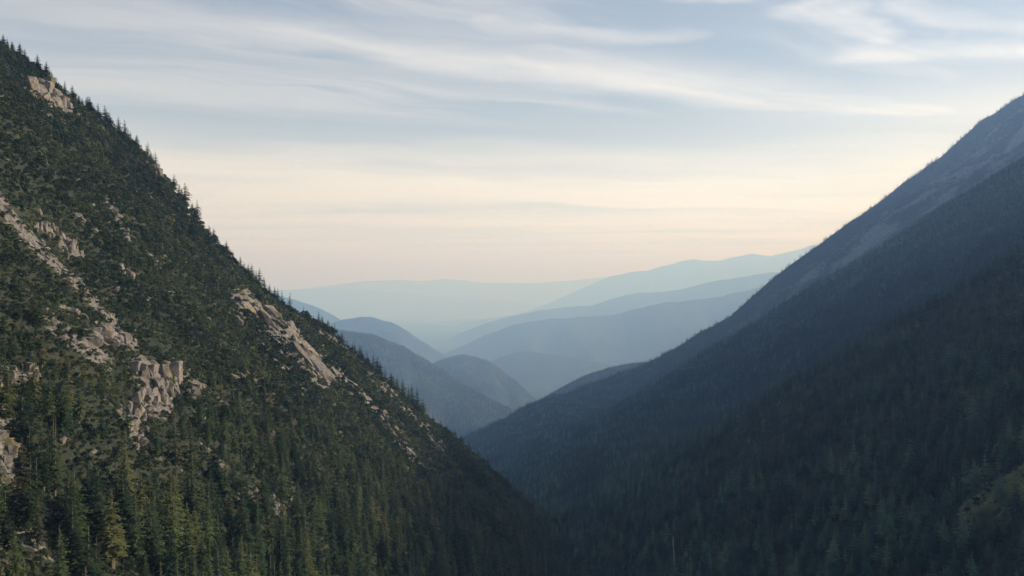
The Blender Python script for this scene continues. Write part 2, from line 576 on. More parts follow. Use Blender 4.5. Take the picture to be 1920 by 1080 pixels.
def hR(x, y, detail=True):
    x = np.asarray(x, float); y = np.asarray(y, float)
    c1 = np.interp(x, K1[:, 0], K1[:, 1]); z1 = np.interp(x, K1[:, 0], K1[:, 2])
    c2 = np.interp(x, K2[:, 0], K2[:, 1]); z2 = np.interp(x, K2[:, 0], K2[:, 2])
    c3 = np.interp(x, K3[:, 0], K3[:, 1]); z3 = np.interp(x, K3[:, 0], K3[:, 2])
    dip = sstep(x, 90, 500)
    d12 = c1 + (c2 - c1) * 0.42; zd12 = np.minimum(z1, z2) - 70 * dip + (1 - dip) * (np.abs(z1 - z2) * 0.5)
    d23 = c2 + (c3 - c2) * 0.42; zd23 = np.minimum(z2, z3) - 110 * dip + (1 - dip) * (np.abs(z2 - z3) * 0.5)
    z0 = z1 + 0.05 * (c1 - y) * (1 - sstep(x, 60, 200))
    def seg(a, b, za, zb):
        t = np.clip((y - a) / (b - a), 0, 1)
        t = 0.55 * t + 0.45 * t * t * (3 - 2 * t)
        return za + (zb - za) * t
    z = np.where(y <= c1, z0,
        np.where(y <= d12, seg(c1, d12, z1, zd12),
        np.where(y <= c2, seg(d12, c2, zd12, z2),
        np.where(y <= d23, seg(c2, d23, z2, zd23),
        np.where(y <= c3, seg(d23, c3, zd23, z3), z3 - 0.6 * (y - c3))))))
    if detail:
        dc = np.minimum(np.minimum(np.abs(y - c1), np.abs(y - c2)), np.abs(y - c3))
        amp = 0.35 + 0.65 * sstep(dc, 0, 180)
        far = 0.5 + 0.9 * sstep(y, 900, 3500)
        z = z + amp * far * (20 * fbm(x / 190.0, y / 190.0, 4, 61)) + amp * 2.2 * fbm(x / 26.0, y / 26.0, 2, 65)
        z = z + sstep(y, 3500, 4800) * (7.0 * fbm(x / 75.0, y / 300.0, 3, 67) + 14 * amp * fbm(x / 60.0, y / 60.0, 3, 68))
        # open grassy shoulder low on the near slope
        z = z + 7.0 * np.exp(-((x - 305) / 40.0) ** 2 - ((y - 590) / 30.0) ** 2)
    return z


def grass_mask(x, y):
    d = ((x - 308) / 40.0) ** 2 + ((y - 585) / 17.0) ** 2
    return 1 - sstep(d + 1.3 * fbm(x / 11.0, y / 11.0, 3, 8), 0.5, 1.4)


def rock_right(x, y):
    c3 = np.interp(x, K3[:, 0], K3[:, 1]); c2 = np.interp(x, K2[:, 0], K2[:, 1])
    t = (y - c2) / (c3 - c2)
    n = fbm(x / 150.0, y / 150.0, 4, 91)
    band = sstep(t, 0.40, 0.58) * (1 - sstep(t, 0.74, 1.0)) * sstep(x, 450, 1400)
    return np.clip(band * (0.55 + 1.2 * n), 0, 1)


def build_right():
    xs = np.concatenate([np.arange(-420, 760, 7.0), np.arange(760, 4600, 24.0)])
    ys = np.concatenate([np.arange(280, 1300, 7.0), np.arange(1300, 2900, 10.0), np.arange(2900, 6000, 20.0), np.arange(6000, 8000, 80)])
    X, Y = np.meshgrid(xs, ys)
    Z = hR(X, Y)
    me = grid_mesh('right_mountain', np.stack([X, Y, Z], -1), M_FLOOR)
    float_attr(me, 'rock', rock_right(X, Y))
    float_attr(me, 'grass', grass_mask(X, Y))
    return tag(link('right_mountain', me), 'dark forested mountain of three overlapping spurs rising to the right', kind='structure')


RIGHT = build_right()

# ------------------------------------------------------------------ hills down the valley, one sheet each
HILLS = {}


def hill(name, label, pts, dist, slope, base, mat, rough, gully, seed, nrow=46, ncol=150, lo=None, hi=None):
    P = np.array([unp(u, v, dist if len(p) == 2 else p[2]) for p in pts for (u, v) in [p[:2]]])
    ext = dist * 0.12
    a = P[0] + np.array([-ext, 0, -ext * (0.25 if lo is None else lo)])
    b = P[-1] + np.array([ext, 0, -ext * (0.25 if hi is None else hi)])
    P = np.vstack([a, P, b])
    xs = np.linspace(P[0, 0], P[-1, 0], ncol)
    yc = smooth_interp(xs, P[:, 0], P[:, 1], (xs[1] - xs[0]) * 2)
    zc = smooth_interp(xs, P[:, 0], P[:, 2], (xs[1] - xs[0]) * 0.8)
    D = (zc.max() - base) / slope * 1.15
    tf = np.concatenate([-np.linspace(1, 0, nrow) ** 1.3, np.linspace(0.04, 0.8, 14)])
    X = np.repeat(xs[None], len(tf), 0)
    dd = tf[:, None] * D
    def h(X, dd, zc, Y):
        ad = np.abs(dd)
        r = dist * 0.006
        fall = slope * (np.sqrt(ad * ad + r * r) - r)
        k = sstep(ad, 0, D * 0.16)
        g = fbm(X / (gully * 1.0), Y / (gully * 2.6), 4, seed)
        zz = zc - fall + k * rough * (g * 1.6 - 0.35) + (1 - k) * rough * 0.10 * fbm(X / (gully * .3), Y / (gully * .3), 3, seed + 4)
        return zz
    Y = yc[None] + dd
    Z = h(X, dd, zc[None], Y)
    me = grid_mesh(name, np.stack([X, Y, Z], -1), mat)
    o = tag(link(name, me), label, kind='structure')
    float_attr(me, 'rock', np.zeros(X.size))
    def surf(x, t):           # x, t in [-1, 0]: from the foot to the crest
        dd = t * D
        y = np.interp(x, xs, yc) + dd
        return y, h(x, dd, np.interp(x, xs, zc), y)
    HILLS[name] = (surf, xs[0], xs[-1], D)
    return o


BASE = -1600.0
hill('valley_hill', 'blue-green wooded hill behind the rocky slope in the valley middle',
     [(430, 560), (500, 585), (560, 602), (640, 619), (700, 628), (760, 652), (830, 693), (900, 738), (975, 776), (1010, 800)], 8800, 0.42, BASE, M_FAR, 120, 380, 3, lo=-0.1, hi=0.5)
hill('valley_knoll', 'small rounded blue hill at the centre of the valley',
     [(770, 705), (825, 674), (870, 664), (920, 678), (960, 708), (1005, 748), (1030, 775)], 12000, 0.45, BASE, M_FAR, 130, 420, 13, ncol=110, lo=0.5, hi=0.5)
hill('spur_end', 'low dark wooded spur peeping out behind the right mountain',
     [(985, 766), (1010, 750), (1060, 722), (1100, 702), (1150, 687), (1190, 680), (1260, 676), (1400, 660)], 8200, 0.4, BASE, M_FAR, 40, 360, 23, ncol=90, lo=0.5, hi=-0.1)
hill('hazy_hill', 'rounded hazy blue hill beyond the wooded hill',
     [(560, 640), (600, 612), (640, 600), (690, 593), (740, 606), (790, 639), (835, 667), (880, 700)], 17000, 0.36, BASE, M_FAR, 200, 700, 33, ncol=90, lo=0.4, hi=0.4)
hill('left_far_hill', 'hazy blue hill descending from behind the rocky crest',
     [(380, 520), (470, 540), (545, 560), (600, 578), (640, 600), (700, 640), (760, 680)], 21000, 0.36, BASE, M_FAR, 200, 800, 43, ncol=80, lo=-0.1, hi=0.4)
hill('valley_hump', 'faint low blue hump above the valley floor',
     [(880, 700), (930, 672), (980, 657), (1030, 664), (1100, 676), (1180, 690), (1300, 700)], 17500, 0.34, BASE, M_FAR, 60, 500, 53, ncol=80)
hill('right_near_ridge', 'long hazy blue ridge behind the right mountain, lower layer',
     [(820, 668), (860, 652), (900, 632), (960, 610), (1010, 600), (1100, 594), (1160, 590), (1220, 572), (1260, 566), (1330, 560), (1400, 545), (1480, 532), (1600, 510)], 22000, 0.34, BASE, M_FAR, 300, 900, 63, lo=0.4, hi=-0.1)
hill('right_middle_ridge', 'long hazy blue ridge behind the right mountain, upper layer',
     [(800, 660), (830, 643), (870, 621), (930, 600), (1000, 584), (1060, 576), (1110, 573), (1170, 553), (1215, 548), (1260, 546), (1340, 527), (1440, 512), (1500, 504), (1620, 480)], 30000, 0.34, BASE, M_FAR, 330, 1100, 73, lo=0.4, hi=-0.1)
hill('pale_spur', 'pale spur sloping into the hazy valley gap',
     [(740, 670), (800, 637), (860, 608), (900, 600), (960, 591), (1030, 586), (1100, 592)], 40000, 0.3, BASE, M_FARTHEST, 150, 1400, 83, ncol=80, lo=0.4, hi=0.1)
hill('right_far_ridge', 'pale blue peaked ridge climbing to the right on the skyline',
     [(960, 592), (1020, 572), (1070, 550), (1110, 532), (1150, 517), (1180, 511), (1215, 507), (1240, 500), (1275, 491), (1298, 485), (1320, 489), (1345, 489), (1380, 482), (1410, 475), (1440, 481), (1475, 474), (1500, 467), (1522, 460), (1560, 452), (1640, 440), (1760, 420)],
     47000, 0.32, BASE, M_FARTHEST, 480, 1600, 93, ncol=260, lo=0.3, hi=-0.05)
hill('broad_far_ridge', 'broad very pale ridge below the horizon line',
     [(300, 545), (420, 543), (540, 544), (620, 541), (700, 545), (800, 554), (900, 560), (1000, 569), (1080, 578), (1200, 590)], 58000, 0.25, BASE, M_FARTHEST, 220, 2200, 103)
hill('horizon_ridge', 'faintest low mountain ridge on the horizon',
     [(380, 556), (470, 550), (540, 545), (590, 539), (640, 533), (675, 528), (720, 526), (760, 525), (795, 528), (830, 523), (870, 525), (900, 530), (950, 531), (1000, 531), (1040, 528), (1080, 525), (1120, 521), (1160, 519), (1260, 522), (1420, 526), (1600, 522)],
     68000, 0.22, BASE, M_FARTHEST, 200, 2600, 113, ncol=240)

gx, gy = np.meshgrid(np.linspace(-62000, 62000, 300), np.linspace(-1500, 93500, 300))
gme = grid_mesh('ground', np.stack([gx, gy, BASE + 150 * np.clip(fbm(gx / 2600.0, gy / 2600.0, 4, 120), -0.9, 0.9)], -1), M_FAR)
tag(link('ground', gme), kind='structure')

# ------------------------------------------------------------------ haze: the air of the whole valley
def build_haze():
    x0, x1, y0, y1, z0, z1 = -62500, 62500, -2000, 94000, BASE - 136.0, 1700
    V = [(x, y, z) for x in (x0, x1) for y in (y0, y1) for z in (z0, z1)]
    F = [(0, 1, 3, 2), (4, 6, 7, 5), (0, 4, 5, 1), (2, 3, 7, 6), (0, 2, 6, 4), (1, 5, 7, 3)]
    m, N = new_mat('air')
    v = N.n('ShaderNodeVolumePrincipled')
    v.inputs['Color'].default_value = (*HAZE_COLOR, 1)
    v.inputs['Absorption Color'].default_value = (1, 1, 1, 1)
    v.inputs['Density'].default_value = HAZE_DENSITY
    v.inputs['Anisotropy'].default_value = 0.35
    out = N.n('ShaderNodeOutputMaterial')
    m.node_tree.links.new(v.outputs[0], out.inputs['Volume'])
    m.cycles.homogeneous_volume = True
    tag(link('haze', mesh_from('haze', V, F, m)), 'blue haze filling the valley air', kind='stuff')


HAZE_COLOR = (0.315, 0.55, 1.0)
HAZE_DENSITY = 0.80e-4
build_haze()

# ------------------------------------------------------------------ plant and rock models
def conifer_mesh(name, seed, whorls, nb, R, bare=0.06, fine=True, skip=0.1, ragged=0.5):
    r = random.Random(seed)
    V, F = [], []
    def tri(a, b, c):
        k = len(V); V.extend([a, b, c]); F.append((k, k + 1, k + 2))
    lean = (r.uniform(-.012, .012), r.uniform(-.012, .012))
    for i in range(whorls):
        t = bare + (0.985 - bare) * ((i + r.uniform(.1, .9)) / whorls)
        q = (1 - t) / (1 - bare)
        rad = R * (q ** 0.82) * min(1.0, 0.55 + 3.0 * (t - bare)) * r.uniform(1 - ragged * .45, 1 + ragged * .35) + 0.006
        n = nb if t < 0.85 else max(3, nb - 2)
        a0 = r.uniform(0, 6.28)
        for b in range(n):
            if r.random() < skip:
                continue
            az = a0 + 6.283 * b / n + r.uniform(-.45, .45)
            L = rad * r.uniform(.65, 1.2)
            dx, dy = math.cos(az), math.sin(az)
            sx, sy = -dy, dx
            drop = r.uniform(.25, .75) * (1.1 - 0.7 * t)
            tt = t + r.uniform(-.6, .6) * 0.9 / whorls
            def P(s):
                return (dx * L * s + lean[0] * t, dy * L * s + lean[1] * t, tt + L * (0.12 * s - drop * s ** 1.4))
            if fine:
                ss = (0.0, 0.38, 0.72, 1.0)
                for j in range(3):
                    pa, pb = P(ss[j]), P(ss[j + 1])
                    w = L * (0.42, 0.34, 0.2)[j]
                    for sd in (-1, 1):
                        ww = w * r.uniform(.7, 1.25)
                        hang = ww * r.uniform(-.1, .95)
                        m = tuple(pa[c] * .35 + pb[c] * .65 for c in range(3))
                        tip = (m[0] + sx * sd * ww, m[1] + sy * sd * ww, m[2] - hang)
                        tri(pa, pb, tip) if sd > 0 else tri(pb, pa, tip)
            else:
                pa, pm, pb = P(0), P(.55), P(1.05)
                w = L * r.uniform(.35, .6)
                tri(pa, pb, (pm[0] + sx * w, pm[1] + sy * w, pm[2] - w * r.uniform(0, .8)))
                tri(pb, pa, (pm[0] - sx * w, pm[1] - sy * w, pm[2] - w * r.uniform(0, .8)))
    for k in range(3):
        az = k * 2.1
        tri((0, 0, 1.0), (.008 * math.cos(az), .008 * math.sin(az), .93), (.008 * math.cos(az + 2.1), .008 * math.sin(az + 2.1), .93))
    return V, F


def trunk_mesh(seed, h=0.96, r0=0.013, sides=6):
    r = random.Random(seed)
    V, F = [], []
    hs = (-0.06, 0.0, 0.3, 0.65, h)
    for k, z in enumerate(hs):
        rr = r0 * (1.25 if k < 2 else 1.0) * (1 - 0.93 * max(0, z) / h) + 0.0006
        for s in range(sides):
            a = 6.283 * s / sides
            V.append((rr * math.cos(a), rr * math.sin(a), z))
    for k in range(len(hs) - 1):
        for s in range(sides):
            a, b = k * sides + s, k * sides + (s + 1) % sides
            F.append((a, b, b + sides, a + sides))
    # dead stubs low on the trunk
    for k in range(7):
        z = r.uniform(.05, .35); az = r.uniform(0, 6.28); L = r.uniform(.015, .05)
        i = len(V)
        c, s_ = math.cos(az), math.sin(az)
        V += [(0, 0, z), (0, 0, z + .006), (c * L, s_ * L, z - .3 * L)]
        F.append((i, i + 1, i + 2))
    return V, F


def joined(name, crown, trunk, mc, mt):
    V = list(crown[0]) + list(trunk[0])
    n = len(crown[0])
    F = list(crown[1]) + [tuple(i + n for i in f) for f in trunk[1]]
    me = mesh_from(name, V, F)
    me.materials.append(mc); me.materials.append(mt)
    idx = np.array([0] * len(crown[1]) + [1] * len(trunk[1]), dtype=np.int32)
    me.polygons.foreach_set('material_index', idx)
    return me


def shrub_mesh(name, seed, n, mat, flat=0.6):
    r = random.Random(seed)
    V, F = [], []
    lobes = [(r.uniform(-.45, .45), r.uniform(-.45, .45), r.uniform(.25, .6) * flat, r.uniform(.35, .6)) for _ in range(5)]
    for k in range(n):
        cx, cy, cz, lr = r.choice(lobes)
        a = r.uniform(0, 6.28); e = r.uniform(-.2, 1.5)
        d = (math.cos(a) * math.cos(e), math.sin(a) * math.cos(e), math.sin(e))
        c = (cx + d[0] * lr, cy + d[1] * lr, max(0.02, cz + d[2] * lr * flat * 1.2))
        s = r.uniform(.12, .26)
        w = [r.gauss(0, 1) for _ in range(3)]
        u1 = (d[0] * .4 + w[0], d[1] * .4 + w[1], d[2] * .4 + w[2] + .5)
        l = math.sqrt(sum(q * q for q in u1)) or 1
        u1 = tuple(q / l * s for q in u1)
        w2 = [r.gauss(0, 1) for _ in range(3)]
        l = math.sqrt(sum(q * q for q in w2)) or 1
        u2 = tuple(q / l * s * .8 for q in w2)
        i = len(V)
        V += [tuple(c[q] - u1[q] for q in range(3)), tuple(c[q] + u2[q] for q in range(3)), tuple(c[q] + u1[q] for q in range(3)), tuple(c[q] - u2[q] for q in range(3))]
        F += [(i, i + 1, i + 2), (i, i + 2, i + 3)]
    return mesh_from(name, V, F, mat)


def block_mesh(name, seed, dims, n=22):
    """an angular fractured block of granite: a hull of points near the faces of a skewed box"""
    r = random.Random(seed)
    bm = bmesh.new()
    sk = (r.uniform(-.25, .25), r.uniform(-.25, .25))
    for k in range(n):
        p = [r.uniform(-1, 1) for _ in range(3)]
        ax = r.randrange(3)
        p[ax] = math.copysign(r.uniform(.86, 1.0), p[ax])
        bm.verts.new(((p[0] + sk[0] * p[2]) * dims[0] * .5, (p[1] + sk[1] * p[2]) * dims[1] * .5, p[2] * dims[2] * .5))
    res = bmesh.ops.convex_hull(bm, input=bm.verts)
    bmesh.ops.delete(bm, geom=[g for g in res['geom_unused'] if isinstance(g, bmesh.types.BMVert)], context='VERTS')
    bmesh.ops.recalc_face_normals(bm, faces=bm.faces)
    me = bpy.data.meshes.new(name)
    bm.to_mesh(me); bm.free()
    me.materials.append(M_ROCK)
    return me


HERO = []
for k in range(8):
    cr = conifer_mesh('crown', 100 + k, 24 + (k % 3) * 3, 6 + k % 2, 0.125 + 0.018 * (k % 4), 0.05 + 0.05 * (k % 3), True, 0.08 + 0.05 * (k % 3), 0.55)
    tr = trunk_mesh(k)
    HERO.append((mesh_from('crown', *cr, M_SPRUCE), mesh_from('trunk', *tr, M_BARK), joined('near_conifer', cr, tr, M_SPRUCE, M_BARK), mesh_from('crown', *cr, M_FOREST_SHADED)))
MID, MIDL, FARP, HILLP, SHRUBS, STONES = [], [], [], [], [], []
for k in range(6):
    cr = conifer_mesh('crown', 200 + k, 15, 5, 0.14 + 0.02 * (k % 3), 0.06, True, 0.1, 0.6)
    MID.append(joined('mid_conifer', cr, trunk_mesh(40 + k, sides=4), M_FOREST_SHADED, M_BARK))
    MIDL.append(joined('slope_conifer', cr, trunk_mesh(40 + k, sides=4), M_SPRUCE, M_BARK))
    cr = conifer_mesh('crown', 300 + k, 8, 5, 0.17 + 0.03 * (k % 3), 0.04, False, 0.08, 0.7)
    FARP.append(mesh_from('far_conifer', *cr, M_FOREST_SHADED))
    HILLP.append(mesh_from('hill_conifer', *cr, M_HILLWOOD_LIT))
for k in range(5):
    SHRUBS.append(shrub_mesh('shrub', 400 + k, 130, M_SHRUB, 0.95))
for k in range(5):
    STONES.append(block_mesh('stone', 500 + k, (1.0, 0.9, 0.6), 14))
GRASSP = []
for k in range(3):
    r = random.Random(600 + k)
    V, F = [], []
    for b in range(40):
        x, y = r.gauss(0, .4), r.gauss(0, .4); a = r.uniform(0, 6.28); h = r.uniform(.4, 1.0)
        i = len(V)
        V += [(x - .05 * math.cos(a), y - .05 * math.sin(a), 0), (x + .05 * math.cos(a), y + .05 * math.sin(a), 0), (x + r.gauss(0, .2), y + r.gauss(0, .2), h)]
        F.append((i, i + 1, i + 2))
    GRASSP.append(mesh_from('grass_tuft', V, F, M_GRASS))

_protos = {}


def proto_objects(meshes):
    out = []
    for me in meshes:
        if me.name not in _protos:
            _protos[me.name] = bpy.data.objects.new('model_' + me.name, me)   # not linked to the scene: only a source for the masses
        out.append(_protos[me.name])
    return out


def mass(name, label, pts, scl, rot, var, meshes, tilt=None):
    """a wood, scrub or scree that nobody could count: points carrying one model each"""
    n = len(pts)
    me = bpy.data.meshes.new(name)
    me.vertices.add(n)
    me.vertices.foreach_set('co', np.asarray(pts, np.float32).ravel())
    a = me.attributes.new('scl', 'FLOAT_VECTOR', 'POINT'); a.data.foreach_set('vector', np.asarray(scl, np.float32).ravel())
    R3 = np.zeros((n, 3), np.float32)
    R3[:, 2] = rot
    if tilt is not None:
        R3[:, :2] = tilt
    a = me.attributes.new('rot', 'FLOAT_VECTOR', 'POINT'); a.data.foreach_set('vector', R3.ravel())
    a = me.attributes.new('var', 'INT', 'POINT'); a.data.foreach_set('value', np.asarray(var, np.int32))
    o = link(name, me)
    for m_ in meshes[0].materials:
        me.materials.append(m_)
    g = bpy.data.node_groups.new(name, 'GeometryNodeTree')
    g.interface.new_socket('Geometry', in_out='INPUT', socket_type='NodeSocketGeometry')
    g.interface.new_socket('Geometry', in_out='OUTPUT', socket_type='NodeSocketGeometry')
    gi = g.nodes.new('NodeGroupInput'); go = g.nodes.new('NodeGroupOutput')
    iop = g.nodes.new('GeometryNodeInstanceOnPoints')
    g2i = g.nodes.new('GeometryNodeGeometryToInstance')
    for po in reversed(proto_objects(meshes)):
        oi = g.nodes.new('GeometryNodeObjectInfo')
        oi.inputs['Object'].default_value = po
        oi.inputs['As Instance'].default_value = False
        gg = g.nodes.new('GeometryNodeGeometryToInstance')
        g.links.new(oi.outputs['Geometry'], gg.inputs[0])
        g.links.new(gg.outputs[0], g2i.inputs[0])
    jn = g.nodes.new('GeometryNodeJoinGeometry')
    for l in list(g2i.inputs[0].links):
        g.links.new(l.from_socket, jn.inputs[0])
    g.nodes.remove(g2i)
    def attr(nm, dt):
        nd = g.nodes.new('GeometryNodeInputNamedAttribute')
        nd.data_type = dt
        nd.inputs['Name'].default_value = nm
        return nd.outputs['Attribute']
    g.links.new(gi.outputs[0], iop.inputs['Points'])
    g.links.new(jn.outputs[0], iop.inputs['Instance'])
    iop.inputs['Pick Instance'].default_value = True
    g.links.new(attr('var', 'INT'), iop.inputs['Instance Index'])
    g.links.new(attr('rot', 'FLOAT_VECTOR'), iop.inputs['Rotation'])
    g.links.new(attr('scl', 'FLOAT_VECTOR'), iop.inputs['Scale'])
    g.links.new(iop.outputs[0], go.inputs[0])
    md = o.modifiers.new('scatter', 'NODES')
    md.node_group = g
    return tag(o, label, kind='stuff')


def jitter_grid(x0, x1, y0, y1, step):
    xs = np.arange(x0, x1, step); ys = np.arange(y0, y1, step)
    X, Y = np.meshgrid(xs, ys)
    X = X + RNG.uniform(-.5, .5, X.shape) * step; Y = Y + RNG.uniform(-.5, .5, Y.shape) * step
    return X.ravel(), Y.ravel()


def in_view(u, v, mu=50, mv=90):
    return (u > -mu) & (u < 1920 + mu) & (v < 1080 + mv)


# ------------------------------------------------------------------ conifers of the left slope
def poly_density(u, v, regions, default):
    d = np.full(len(u), default, float)
    for (cx, cy, rx, ry, ang, val) in regions:
        c, s = math.cos(math.radians(ang)), math.sin(math.radians(ang))
        a = ((u - cx) * c + (v - cy) * s) / rx
        b = (-(u - cx) * s + (v - cy) * c) / ry
        k = 1 - sstep(np.hypot(a, b), 0.75, 1.25)
        d = d * (1 - k) + val * k
    return d


X, Y = jitter_grid(-560, 140, 185, 1270, 5.8)
yc = np.interp(X, LX, LYc)
Z = hL(X, Y)
U, V_ = proj(X, Y, Z)
# how wooded: thick at the foot of the slope and under the crest, open scrub between
lower = sstep(V_ - (865 + 0.03 * U), 0, 120)
lower = np.maximum(lower, sstep(U - 560, 0, 160) * sstep(V_ - (0.55 * U + 400), 0, 70))
dens = poly_density(U, V_, [
    (250, 340, 230, 60, 52, 0.75), (330, 470, 200, 55, 52, 0.55), (60, 150, 120, 40, 40, 0.6),
    (110, 560, 120, 60, 45, 0.22), (30, 660, 60, 70, 0, 0.55), (450, 640, 160, 60, 45, 0.16), (160, 330, 200, 60, 50, 0.06),
    (350, 830, 150, 80, 20, 0.42), (520, 800, 140, 60, 40, 0.55), (90, 850, 130, 90, 0, 0.33), (230, 730, 130, 90, 20, 0.26), (720, 760, 160, 50, 48, 0.10)], 0.16)
dens = np.maximum(dens, lower * 0.97)
dens = dens * (1 - 0.92 * sstep(rock_mask(U, V_), 0.25, 0.7))
crest_dist = yc - Y
dens = np.where(crest_dist < 14, 0.5, dens)
keep = (RNG.random(len(X)) < dens * (0.75 + 0.9 * fbm(X / 40.0, Y / 40.0, 2, 17))) & in_view(U, V_, 70, 160) & (crest_dist > -6) & (X < 120)
# V of the valley: leave what lies under the other slope
keep &= Z > hR(X, Y) - 1.0
X, Y, Z, U, V_ = X[keep], Y[keep], Z[keep], U[keep], V_[keep]
low = sstep(V_ - (560 + 0.3 * U), 0, 260)
Hh = (8.5 + 10.0 * low) * RNG.uniform(.45, 1.45, len(X))
LT = np.stack([X, Y, Z, Hh, RNG.uniform(1.1, 1.75, len(X)), RNG.uniform(0, 6.28, len(X)), RNG.integers(0, 8, len(X))], 1)

# spruces standing on the crest, seen against the sky: (u, top v, height px)
SKY_TREES = [(6, 68, 22), (14, 76, 16), (23, 81, 18), (36, 84, 18), (47, 95, 17), (54, 106, 12), (70, 107, 20), (76, 118, 12), (88, 120, 21), (103, 143, 9), (110, 147, 9), (121, 153, 15),
    (135, 164, 18), (147, 178, 12), (155, 182, 12), (162, 183, 17), (169, 184, 20), (176, 193, 14), (184, 196, 20), (192, 208, 12), (198, 205, 26), (206, 216, 20), (216, 228, 12), (223, 225, 22), (236, 231, 26),
    (245, 249, 14), (255, 255, 16), (265, 272, 16), (277, 272, 22), (283, 283, 14), (293, 289, 22), (325, 331, 20), (335, 345, 14), (341, 349, 14), (348, 350, 26), (361, 383, 14), (369, 382, 30), (392, 424, 12), (401, 431, 20), (413, 455, 14), (423, 455, 24), (430, 467, 16), (437, 474, 14), (450, 484, 20), (458, 494, 14),
    (465, 498, 18), (472, 500, 22), (480, 511, 16), (486, 508, 24), (496, 523, 18), (505, 536, 14), (514, 541, 16), (521, 545, 18), (529, 549, 20), (542, 555, 32), (558, 584, 16), (569, 587, 16),
    (579, 586, 24), (588, 593, 16), (597, 586, 30), (604, 594, 22), (615, 602, 22), (622, 612, 16), (627, 610, 22), (634, 622, 14), (641, 625, 20), (651, 637, 16), (660, 645, 14), (665, 647, 16), (673, 650, 18), (678, 652, 22), (688, 662, 20), (699, 667, 26), (707, 674, 24),
    (713, 682, 22), (722, 693, 20), (733, 702, 20), (744, 711, 20), (755, 717, 24), (766, 728, 20), (773, 727, 28), (782, 735, 26), (793, 752, 30), (826, 790, 20), (838, 798, 18), (852, 806, 20), (864, 818, 20), (880, 832, 22), (897, 846, 24), (915, 862, 24), (934, 880, 24), (952, 897, 24), (972, 914, 24), (995, 930, 26), (1016, 946, 24), (1040, 962, 26)]
crest_u, _v = proj(LX, LYc, LZ)
sk = []
for (u, vt, hp) in SKY_TREES:
    yy = np.interp(u, crest_u, LYc) - 3.0
    x = (u - 960) / FPX * yy
    z = float(hL(x, yy))
    ztop = (540 - vt) / FPX * yy
    h = max(ztop - z, hp / FPX * yy * 0.6)
    h = min(h, hp / FPX * yy * 1.5)
    sk.append((x, yy, z - 0.3, h, RNG.uniform(.85, 1.15), RNG.uniform(0, 6.28), RNG.integers(0, 8)))
SK = np.array(sk)
SK[:, 4] *= 2.1
SK[:, 3] *= 1.25

# ------------------------------------------------------------------ conifers of the right mountain, near part
X, Y = jitter_grid(20, 640, 380, 1190, 6.9)
Z = hR(X, Y)
U, V_ = proj(X, Y, Z)
keep = in_view(U, V_, 60, 160) & (Z > hL(X, Y) - 1) & (RNG.random(len(X)) < 0.9 * (1 - np.maximum(grass_mask(X, Y), np.exp(-((X - 305) / 45.) ** 2 - ((Y - 563) / 24.) ** 2) * 0.85)) * (0.85 + 0.5 * fbm(X / 50., Y / 50., 2, 19)))
X, Y, Z, U, V_ = X[keep], Y[keep], Z[keep], U[keep], V_[keep]
Hh = 13.5 * RNG.uniform(.45, 1.5, len(X)) * (1 - 0.25 * sstep(Y, 700, 1150))
RT = np.stack([X, Y, Z, Hh, RNG.uniform(1.45, 2.25, len(X)), RNG.uniform(0, 6.28, len(X)), RNG.integers(0, 8, len(X))], 1)

# ---- choose the ones that show largest: a coarse look from the camera's place tells which stand free
def visible_share(T):
    """fraction of each tree's outline not behind a nearer tree (a coarse depth picture)"""
    s = 3.0
    Wd, Hd = int(1920 / s), int(1080 / s)
    zb = np.full((Hd, Wd), 1e9); ib = np.full((Hd, Wd), -1)
    u, vb = proj(T[:, 0], T[:, 1], T[:, 2]); _, vt = proj(T[:, 0], T[:, 1], T[:, 2] + T[:, 3])
    tot = np.zeros(len(T))
    for i in np.argsort(-T[:, 1]):
        r0, r1 = int(vt[i] / s), int(vb[i] / s)
        wid = (vb[i] - vt[i]) / s * 0.15 * T[i, 4]
        for rr in range(r0, r1 + 1):
            w = wid * (rr - r0 + .5) / max(1, r1 - r0)
            c0, c1 = int(u[i] / s - w), int(u[i] / s + w) + 1
            tot[i] += c1 - c0
            if 0 <= rr < Hd:
                ib[rr, max(0, c0):max(0, min(Wd, c1))] = i
    cnt = np.bincount(ib[ib >= 0].ravel(), minlength=len(T))
    return cnt * s * s, cnt / np.maximum(tot, 1)


ALL = np.vstack([LT, RT, SK])
side = np.array([0] * len(LT) + [1] * len(RT) + [2] * len(SK))
area, share = visible_share(ALL)
score = area * (share > 0.25)
score[side == 2] = -1
order = np.argsort(-score)
N_HERO = 300 - len(SK)
chosen = order[:N_HERO]
chosen_set = np.zeros(len(ALL), bool)
chosen_set[chosen] = True
chosen_set[side == 2] = True


def spruce(row, label, group, right=False):
    x, y, z, h, w, rot, var = row
    e = bpy.data.objects.new('spruce_tree', None)
    e.empty_display_size = 1.0
    COL.objects.link(e)
    e.location = (x, y, z - 0.2)
    e.rotation_euler = (random.gauss(0, .03), random.gauss(0, .03), rot)
    e.scale = (h * w, h * w, h)
    tag(e, label, 'tree', group)
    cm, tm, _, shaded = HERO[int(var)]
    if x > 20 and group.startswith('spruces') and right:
        cm = shaded  # same crown, with the shade of the right slope in its colour
    link('crown', cm, None, e)
    link('trunk', tm, None, e)
    return e


def tree_label(i):
    x, y, z, h = ALL[i, :4]
    u, vb = proj(x, y, z)
    _, vt = proj(x, y, z + h)
    return u, vt, vb


LANDMARKS = [(285, 735, 'the columned grey crag'), (210, 640, 'the broken crag'), (15, 850, 'the shaded left-edge cliff'),
             (370, 935, 'the dark rock hollow'), (30, 715, 'the pale left-edge ledge'), (480, 940, 'the crumbling grey bank'),
             (150, 962, 'the low rock band'), (540, 850, 'the lone pale boulder')]


